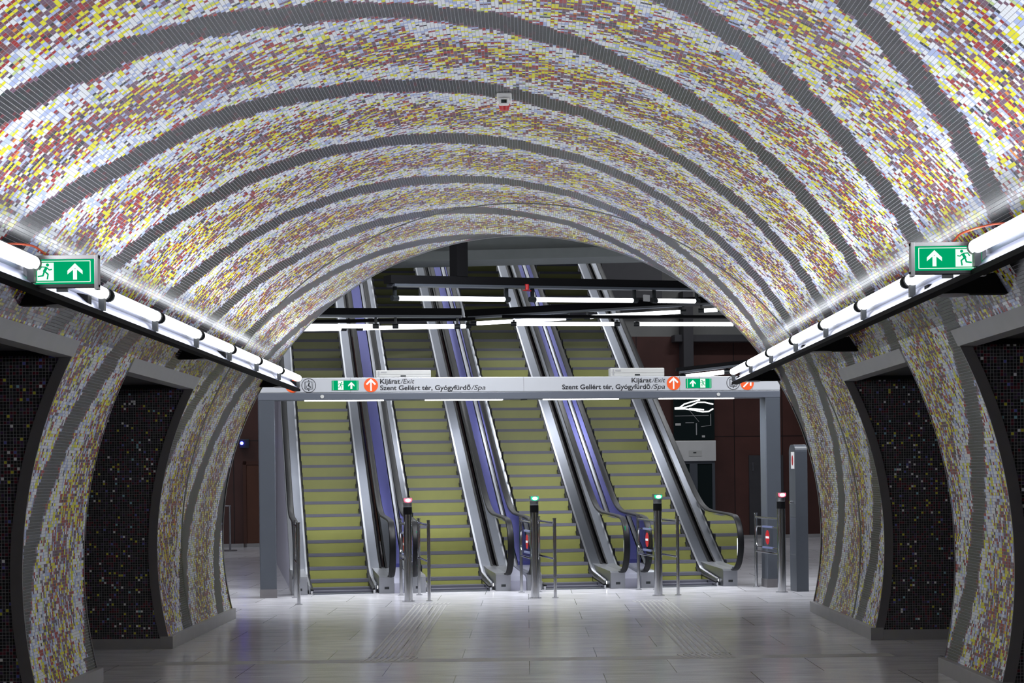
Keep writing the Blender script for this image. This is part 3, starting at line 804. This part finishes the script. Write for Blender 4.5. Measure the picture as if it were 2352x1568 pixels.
mb = MB(); mb.box(ga(3.98), ga(4.06), .02, .1, 2.685, 2.70); mb.build('camera_pod', M_DKPL, G)
def display(a0, a1, z0, z1, label):
    r = thing('display_case', label, 'display', hw((a0 + a1) / 2, 26.45, z0), PSI, 'slim white display cases on top of the gantry')
    h = (a1 - a0) / 2; H = z1 - z0
    mb = MB(); mb.box(-h, h, 0, .16, 0, H); mb.build('case', M_WHITEP, r, bevel=.01)
    mb = MB(); mb.box(-h + .01, h - .01, -.002, .001, H * .42, H * .44); mb.build('seam', M_TRIM, r)
    mb = MB(); mb.box(-.04, .035, -.004, .001, H*.12, H*.28); mb.build('latch', M_DKPL, r)
    mb = MB(); mb.box(-h + .03, -h + .05, -.004, .001, H*.15, H*.85); mb.build('indicator', M_GREYP, r)
    mb = MB(); mb.box(-h + .07, -h + .15, -.004, .001, H*.62, H*.8); mb.build('badge', M_GREYP, r)
display(1.955, 2.72, 3.01, 3.11, 'slim white display case on the gantry above the left Kijárat sign')
display(5.255, 6.03, 3.01, 3.13, 'slim white display case on the gantry above the right Kijárat sign')

# ================================================================== TICKET GATES
def post(mb, x, y, r, h, cap=True):
    mb.tube((x, y, 0), (x, y, h), r, 18)
    if cap: mb.tube((x, y, h), (x, y, h + .012), r + .004, 18)
def flange(name, parent, x, y, r):
    mb = MB(); mb.tube((x, y, 0), (x, y, .012), r, 24); return mb.build(name, M_CHROME, parent, smooth=True)
def reader_gate(full=True, lens='red', swing=True):
    r = thing('ticket_barrier', '', 'barrier', (0, 0, 0), PSI)
    # reader post
    mb = MB(); mb.tube((0, 0, 0), (0, 0, 1.14), .056, 28); ps = mb.build('reader_post', M_CHROME, r, smooth=True)
    flange('base_flange', ps, 0, 0, .085)
    mb = MB(); mb.tube((0, 0, 1.14), (0, 0, 1.235), .058, 28); mb.build('black_collar', M_RUB, ps, smooth=True)
    mb = MB(); mb.tube((0, 0, 1.235), (0, 0, 1.30), .056, 28)
    mb.prism([(-.056, -.060, 1.29), (-.056, .056, 1.29), (-.056, .056, 1.36), (-.056, -.052, 1.36)], (.112, 0, 0))
    hd = mb.build('reader_head', M_STEEL, ps, bevel=.008)
    L0, L1 = (M_REDL, M_REDLW) if lens == 'red' else (M_GRNL, M_GRNLW)
    mb = MB(); n = 28
    mb.prism([(-.052, -.060, 1.352), (.052, -.060, 1.352)] + [(.052 * math.cos(t), -.066, 1.325 - .028 * math.sin(t)) for t in [PI * k / 10 for k in range(11)]], (0, -.004, 0))
    lz = mb.build('lens', L0, hd)
    mb = MB(); mb.prism([(.034 * math.cos(t), -.071, 1.327 + .021 * math.sin(t)) for t in [2 * PI * k / n for k in range(n)]], (0, -.004, 0)); mb.build('lens_core', L1, lz)
    D = 1.36
    # rear left post + rails
    mb = MB(); post(mb, 0.02, D, .022, 1.05); p = mb.build('rail_post', M_CHROME, r, smooth=True); flange('base_flange', p, .02, D, .045)
    for z in (1.0, .52):
        mb = MB(); mb.tube((.0, 0, z), (.02, D, z), .016, 14); mb.build('rail', M_CHROME, r, smooth=True)
    if full:
        for y in (0, D):
            mb = MB(); post(mb, .27, y, .022, 1.05); p = mb.build('rail_post', M_CHROME, r, smooth=True); flange('base_flange', p, .27, y, .045)
        for z in (1.0, .52):
            mb = MB(); mb.tube((.27, 0, z), (.27, D, z), .016, 14); mb.build('rail', M_CHROME, r, smooth=True)
    if swing:
        # swing arm: bent tube loop with a glass plate
        z0, z1 = .585, .875; x = .012; rr = .08
        pts = [(x, .06, z1)] + [(x, D - .06 - rr + rr * math.sin(t), z1 - rr + rr * math.cos(t)) for t in [PI/2 * k/6 for k in range(7)]] + [(x, D - .06 - rr + rr * math.cos(t), z0 + rr - rr * math.sin(t)) for t in [PI/2 * k/6 for k in range(7)]] + [(x, .06, z0)]
        mb = MB(); tube_path(mb, pts, .010, 12); ob = mb.build('swing_arm', M_CHROME, r, smooth=True)
        mb = MB(); mb.box(x - .004, x + .004, .45, .95, z0 + .01, z1 - .01); gl = mb.build('glass_plate', M_ACRYL, ob)
        mb = MB()
        for zz in (z0 - .012, z1 - .012): mb.box(x - .014, x + .014, .45, .95, zz, zz + .026)
        mb.build('clamp', pm_blue, ob)
        mb = MB(); mb.prism([(x - .006, .70 + .10 * math.cos(t), .73 + .10 * math.sin(t)) for t in [2*PI*k/28 for k in range(28)]], (-.003, 0, 0)); ns = mb.build('no_entry_sign', M_RED, gl)
        mb = MB(); mb.box(x - .012, x - .009, .62, .78, .715, .745); mb.build('white_bar', M_SWHITE, ns)
    return r
pm_blue = pmat('blue_clamp', (0.22, 0.25, 0.45), 0.3, .4)
GB = 25.08
g = reader_gate(True, 'red'); g.location = hw(2.24, GB - .10); g['label'] = 'steel ticket barrier with the red-lit reader post before the first two escalators'
g2 = reader_gate(True, 'green'); g2.location = hw(3.93, GB); g2['label'] = 'steel ticket barrier with green-lit reader post at the middle of the hall'
g3 = copy_tree(g2); g3.location = hw(5.60, GB); g3['label'] = 'steel ticket barrier with green-lit reader post before the rightmost escalator'
g4 = reader_gate(False, 'red'); g4.location = hw(7.345, GB + .13); g4['label'] = 'steel ticket barrier with red-lit reader post beside the right gantry column'
for q in (g, g2, g3, g4): q['group'] = 'ticket barriers in a row before the escalators'
r = thing('handrail_barrier', 'thin steel rail barrier with two posts, left of the first escalator', 'barrier', hw(.81, 24.85), PSI)
for y in (0, 1.46):
    mb = MB(); post(mb, 0, y, .023, 1.05); p = mb.build('rail_post', M_CHROME, r, smooth=True); flange('base_flange', p, 0, y, .048)
for z in (1.0, .52):
    mb = MB(); mb.tube((0, 0, z), (0, 1.46, z), .016, 14); mb.build('rail', M_CHROME, r, smooth=True)

# grey call pillar on the right
r = thing('call_pillar', 'tall grey pillar with rounded top and small red sticker, right of the gantry', 'pillar', hw(7.66, 25.3), PSI)
mb = MB(); H = 2.01; rr = .10
prof = [(0, 0), (.30, 0), (.30, H - rr)] + [(.30 - rr + rr * math.cos(t), H - rr + rr * math.sin(t)) for t in [PI/2*k/6 for k in range(7)]] + [(rr - rr * math.sin(t), H - rr + rr * math.cos(t)) for t in [PI/2*k/6 for k in range(7)]]
mb.prism([(-.08, y, z) for y, z in prof], (.17, 0, 0)); bd = mb.build('body', M_COL, r, bevel=.008, smooth=False)
mb = MB(); mb.box(-.084, -.08, .04, .19, 1.68, 1.91); st = mb.build('sticker', M_SWHITE, r)
mb = MB(); mb.box(-.086, -.083, .055, .175, 1.70, 1.89); mb.prism([(-.0865, .115 + .035*math.cos(t), 1.795 + .07*math.sin(t)) for t in [2*PI*k/20 for k in range(20)]], (-.001, 0, 0), 1); mb.build('red_print', [M_SWHITE, M_RED], st)
mb = MB(); mb.box(-.083, -.08, .02, .28, 1.015, 1.02); mb.build('joint_line', M_STEEL, r)
mb = MB(); mb.box(-.083, -.08, .02, .28, .50, .505); mb.build('joint_line', M_STEEL, r)
mb = MB(); mb.tube((-.14, .1, 1.22), (-.08, .1, 1.22), .02, 12); mb.build('push_button', M_CHROME, r)

# ================================================================== HALL LIGHT BEAMS
def hall_beam(p0, p1, tubes, label, body=.11, strip=True, post_at=None, drop=.24):
    """p0,p1: world points on the channel's axis; tubes: (t0,t1) along the beam"""
    p0, p1 = Vector(p0), Vector(p1); d = (p1 - p0); Ln = d.length; yaw = math.atan2(d.y, d.x)
    root = thing('suspended_light_beam', label, 'light fixture', p0, yaw)
    sl = (p1.z - p0.z) / Ln
    def Z(x): return sl * x
    mb = MB(); mb.prism([(0, -.07, 0), (Ln, -.07, Z(Ln)), (Ln, -.07, Z(Ln) + body), (0, -.07, body)], (0, .16, 0)); mb.build('channel', M_BLACK, root, bevel=.004)
    if strip:
        mb = MB(); mb.prism([(0.05, -.09, -.04), (Ln, -.09, Z(Ln) - .04), (Ln, -.09, Z(Ln) - .004), (0.05, -.09, -.004)], (0, .18, 0)); pr = mb.build('perforated_tray', M_COL, root)
    for t0, t1 in tubes:
        mb = MB(); zt = -drop
        mb.tube((t0, 0, Z(t0) + zt), (t1, 0, Z(t1) + zt), .034, 18, round_ends=True); tb = mb.build('fluorescent_tube', M_HTUBE, root, smooth=True)
        lo_, z_ = area('tube_light', None, (0, 0, -1), t1 - t0, .05, HALL_WATTS * (t1 - t0) / 1.6)
        place_light(lo_, z_, (1, 0, 0), ((t0 + t1)/2, 0, Z((t0 + t1)/2) + zt - .037), root)
        mb = MB()
        for t in (t0 - .05, t1 + .05):
            mb.tube((t - .05, 0, Z(t) + zt), (t + .05, 0, Z(t) + zt), .040, 16)
            mb.box(t - .02, t + .02, -.02, .02, Z(t) + zt, Z(t) - .03)
        mb.build('lamp_holder', M_DKPL, tb, smooth=True)
    if post_at is not None:
        t, zt = post_at
        mb = MB(); mb.box(t - .10, t + .10, -.08, .08, Z(t) + body, zt - p0.z); mb.build('hanger_post', M_BLACK, root)
    return root
b = hall_beam((-1.86, 26.0, 4.26), (2.75, 30.3, 4.56), [(.17, 2.13), (2.74, 4.78), (5.32, 6.2)], 'uppermost black lighting beam in the hall, hung from a thick black post', body=.11, post_at=(1.28, 5.3), drop=.20)
mb = MB(); mb.tube((2.50, -.09, .05), (2.50, -.09, .13), .03, 14); mb.tube((2.42, -.09, .04), (2.58, -.09, .04), .006, 8); mb.build('red_alarm', M_RED, b, smooth=True)
mb = MB(); mb.box(4.95, 5.07, -.10, -.07, .02, .12); mb.build('junction_box', M_GREYP, b)
hall_beam((-3.6, 31, 4.28), (-1.03, 31, 4.24), [(.05, 1.13), (1.55, 2.45)], 'left-hand black lighting beam in the hall, below the post-hung beam', drop=.18)
hall_beam((-1.05, 33.6, 4.44), (3.3, 33.2, 4.60), [(.20, 1.77), (2.19, 3.76), (4.17, 4.4)], 'middle black lighting beam in the hall, rising gently to the right', drop=.13)
hall_beam((-4.2, 31.2, 4.16), (-.9, 33.1, 4.33), [(.45, 1.30), (1.70, 3.65)], 'lower left lighting beam in the hall, seen in front of the first two escalators', body=.05, strip=False, drop=.10)
hall_beam((-.4, 33.05, 4.36), (3.7, 33.0, 4.30), [(.25, 1.93), (2.37, 3.98)], 'lower right lighting beam in the hall, ending by the right edge of the vault', body=.05, strip=False, drop=.10)
hall_beam((2.35, 30.0, 3.24), (4.9, 30.0, 3.50), [(.15, .75), (.95, 2.4)], 'low lighting beam behind the right part of the gantry', body=.05, drop=.10)

# ================================================================== FAR WALL THINGS
# lift
Lf = thing('lift', 'glass lift shaft with brushed steel lintel and dark glazed doors in the far brown wall', 'lift', hw(11.4, 46.9), PSI)
lo = 11.4
mb = MB(); mb.box(10.90 - lo, 11.95 - lo, -.06, 0, 2.50, 3.62); sh = mb.build('glass_shaft', M_DKGLASS, Lf)
mb = MB(); mb.box(10.88 - lo, 11.97 - lo, -.10, 0, 1.97, 2.48); li = mb.build('steel_lintel', M_LIFT, Lf, bevel=.01)
mb = MB(); mb.box(11.27 - lo, 11.6 - lo, -.11, -.10, 2.09, 2.23); ip = mb.build('indicator_panel', M_WHITEP, li)
mb = MB(); mb.box(11.38 - lo, 11.46 - lo, -.113, -.11, 2.165, 2.19); mb.build('indicator', M_DKPL, ip)
mb = MB(); mb.box(11.0 - lo, 11.95 - lo, -.05, 0, 1.90, 1.97); mb.box(11.30 - lo, 11.50 - lo, -.05, 0, 0, 1.9); mb.box(11.88 - lo, 11.95 - lo, -.05, 0, 0, 1.9); mb.box(10.88 - lo, 10.95 - lo, -.05, 0, 0, 1.9)
mb.build('door_frame', M_COL, Lf)
for a0, a1 in ((10.95, 11.30), (11.50, 11.88)):
    mb = MB(); mb.box(a0 - lo, a1 - lo, -.03, 0, 0, 1.9); mb.build('door_leaf', M_DKGLASS, Lf)
mb = MB()
def wire(p, q, wd): mb.prism([(x, -.062, z) for x, z in seg(p, q, wd)], (0, -.01, 0))
for p, q, wd in (((10.93 - lo, 3.10), (11.80 - lo, 3.11), .015), ((11.85 - lo, 2.85), (11.85 - lo, 3.15), .018), ((11.48 - lo, 2.62), (11.48 - lo, 2.92), .025), ((11.2 - lo, 2.93), (11.42 - lo, 2.93), .015), ((11.6 - lo, 2.83), (11.85 - lo, 2.86), .012), ((11.3 - lo, 3.25), (11.55 - lo, 2.95), .01)): wire(p, q, wd)
mb.build('shaft_ironwork', M_GREYP, sh)
mb = MB()
mb.prism([(x, -.062, z) for x, z in [(10.94 - lo, 2.86), (11.08 - lo, 2.86), (11.08 - lo, 2.92), (10.94 - lo, 2.92)]], (0, -.01, 0))
mb.prism([(x, -.062, z) for x, z in [(11.62 - lo, 2.56), (11.70 - lo, 2.56), (11.70 - lo, 2.61), (11.62 - lo, 2.61)]], (0, -.01, 0)); mb.build('shaft_plate', M_WHITEP, sh)
# reflections in the shaft glass, drawn as glowing white lines
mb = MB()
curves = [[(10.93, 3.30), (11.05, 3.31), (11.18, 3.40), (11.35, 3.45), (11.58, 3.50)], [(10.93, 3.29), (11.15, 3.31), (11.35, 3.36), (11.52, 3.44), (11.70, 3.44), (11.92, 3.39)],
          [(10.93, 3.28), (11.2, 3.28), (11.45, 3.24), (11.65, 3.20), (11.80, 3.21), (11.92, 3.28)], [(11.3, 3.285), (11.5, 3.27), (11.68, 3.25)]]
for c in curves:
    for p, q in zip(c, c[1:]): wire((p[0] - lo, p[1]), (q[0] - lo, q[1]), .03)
mb.build('reflection_lines', emat('lit_reflection_lines', (1, 1, 1), 2.5), sh)
# right hand door with steel handle and the panel seam
dr = struct(MB().build('door_1', M_BROWN)) if False else None
mb = MB(); mb.box(12.86, 13.75, 46.95, 46.99, 0, 2.1); d1 = struct(hall_obj(mb, 'door_1', M_DKWALL))
mb = MB(); mb.tube((12.95, 46.90, 1.70), (12.95, 46.90, 1.92), .012, 10); mb.build('door_handle', M_STEEL, d1)
mb = MB(); mb.box(.30, 1.25, 46.95, 46.99, 0, 2.0); d2 = struct(hall_obj(mb, 'door_2', M_DOORW, bevel=.01))
mb = MB(); mb.box(.22, .30, 46.93, 46.99, 0, 2.08); mb.box(.22, 1.33, 46.93, 46.99, 2.0, 2.08); mb.build('door_frame', pmat('door_frame_brown', (.06, .02, .012), .4), d2)
r = thing('fire_extinguisher', 'red fire extinguisher hung on the brown wall behind the grey pillar', 'fire extinguisher', hw(14.16, 46.85, .5), PSI)
mb = MB(); mb.tube((0, 0, 0), (0, 0, .30), .07, 16); mb.tube((0, 0, .30), (0, 0, .36), .07, 16, r1=.02); mb.build('cylinder', M_RED, r, smooth=True)
mb = MB(); mb.box(-.06, .05, -.02, .02, .36, .40); mb.build('valve', M_DKPL, r)
r = thing('blue_lamp', 'small dark wall box with glowing blue lamp, high on the far left wall', 'lamp', hw(.26, 46.9, 2.40), PSI)
mb = MB(); mb.box(-.12, .12, -.12, .05, 0, .22); mb.build('housing', M_DKPL, r, bevel=.01)
mb = MB(); mb.tube((-.06, -.16, .12), (-.06, -.12, .12), .04, 16); mb.build('lens', M_BLUEL, r, smooth=True)
r = thing('queue_post', 'thin steel stanchion standing by the far left brown wall', 'stanchion', hw(-.1, 44.5), PSI)
mb = MB(); mb.tube((0, 0, 0), (0, 0, .03), .16, 20); mb.build('base', M_TRIM, r); mb = MB(); mb.tube((0, 0, .03), (0, 0, 1.05), .025, 12); mb.build('pole', M_STEEL, r)
mb = MB(); mb.tube((-.1, 0, 1.04), (.03, 0, 1.04), .014, 10); mb.build('arm', M_STEEL, r)
# added ceiling fill lights brighten the far walls and the escalator decks
for a, b, pw in ((-6, 30, 5), (3.5, 24.5, 1), (12, 30, 4), (12.5, 41, 5), (-4, 41, 5), (1.5, 38.2, 1.3), (4.5, 38.2, 1.3), (7.5, 38.2, 1.3), (1.5, 41.5, 1.3), (4.5, 41.5, 1.3), (7.5, 41.5, 1.3)):
    lo_, z_ = area('ceiling_fill_light', None, (0, 0, -1), 2.4, .5, CEIL_FILL_WATTS * pw)
    place_light(lo_, z_, tuple(ER), hw(a, b, 9.35))
for a in (-2.0, 3.0, 8.0):   # added fill lights, unseen above the vault, brighten gantry and hall floor
    lo_, z_ = area('portal_fill_light', None, ED * .50 + Vector((0, 0, -.85)), 2.0, .3, 150.0, spread=118)
    place_light(lo_, z_, tuple(ER), hw(a, 23.6, 5.9))
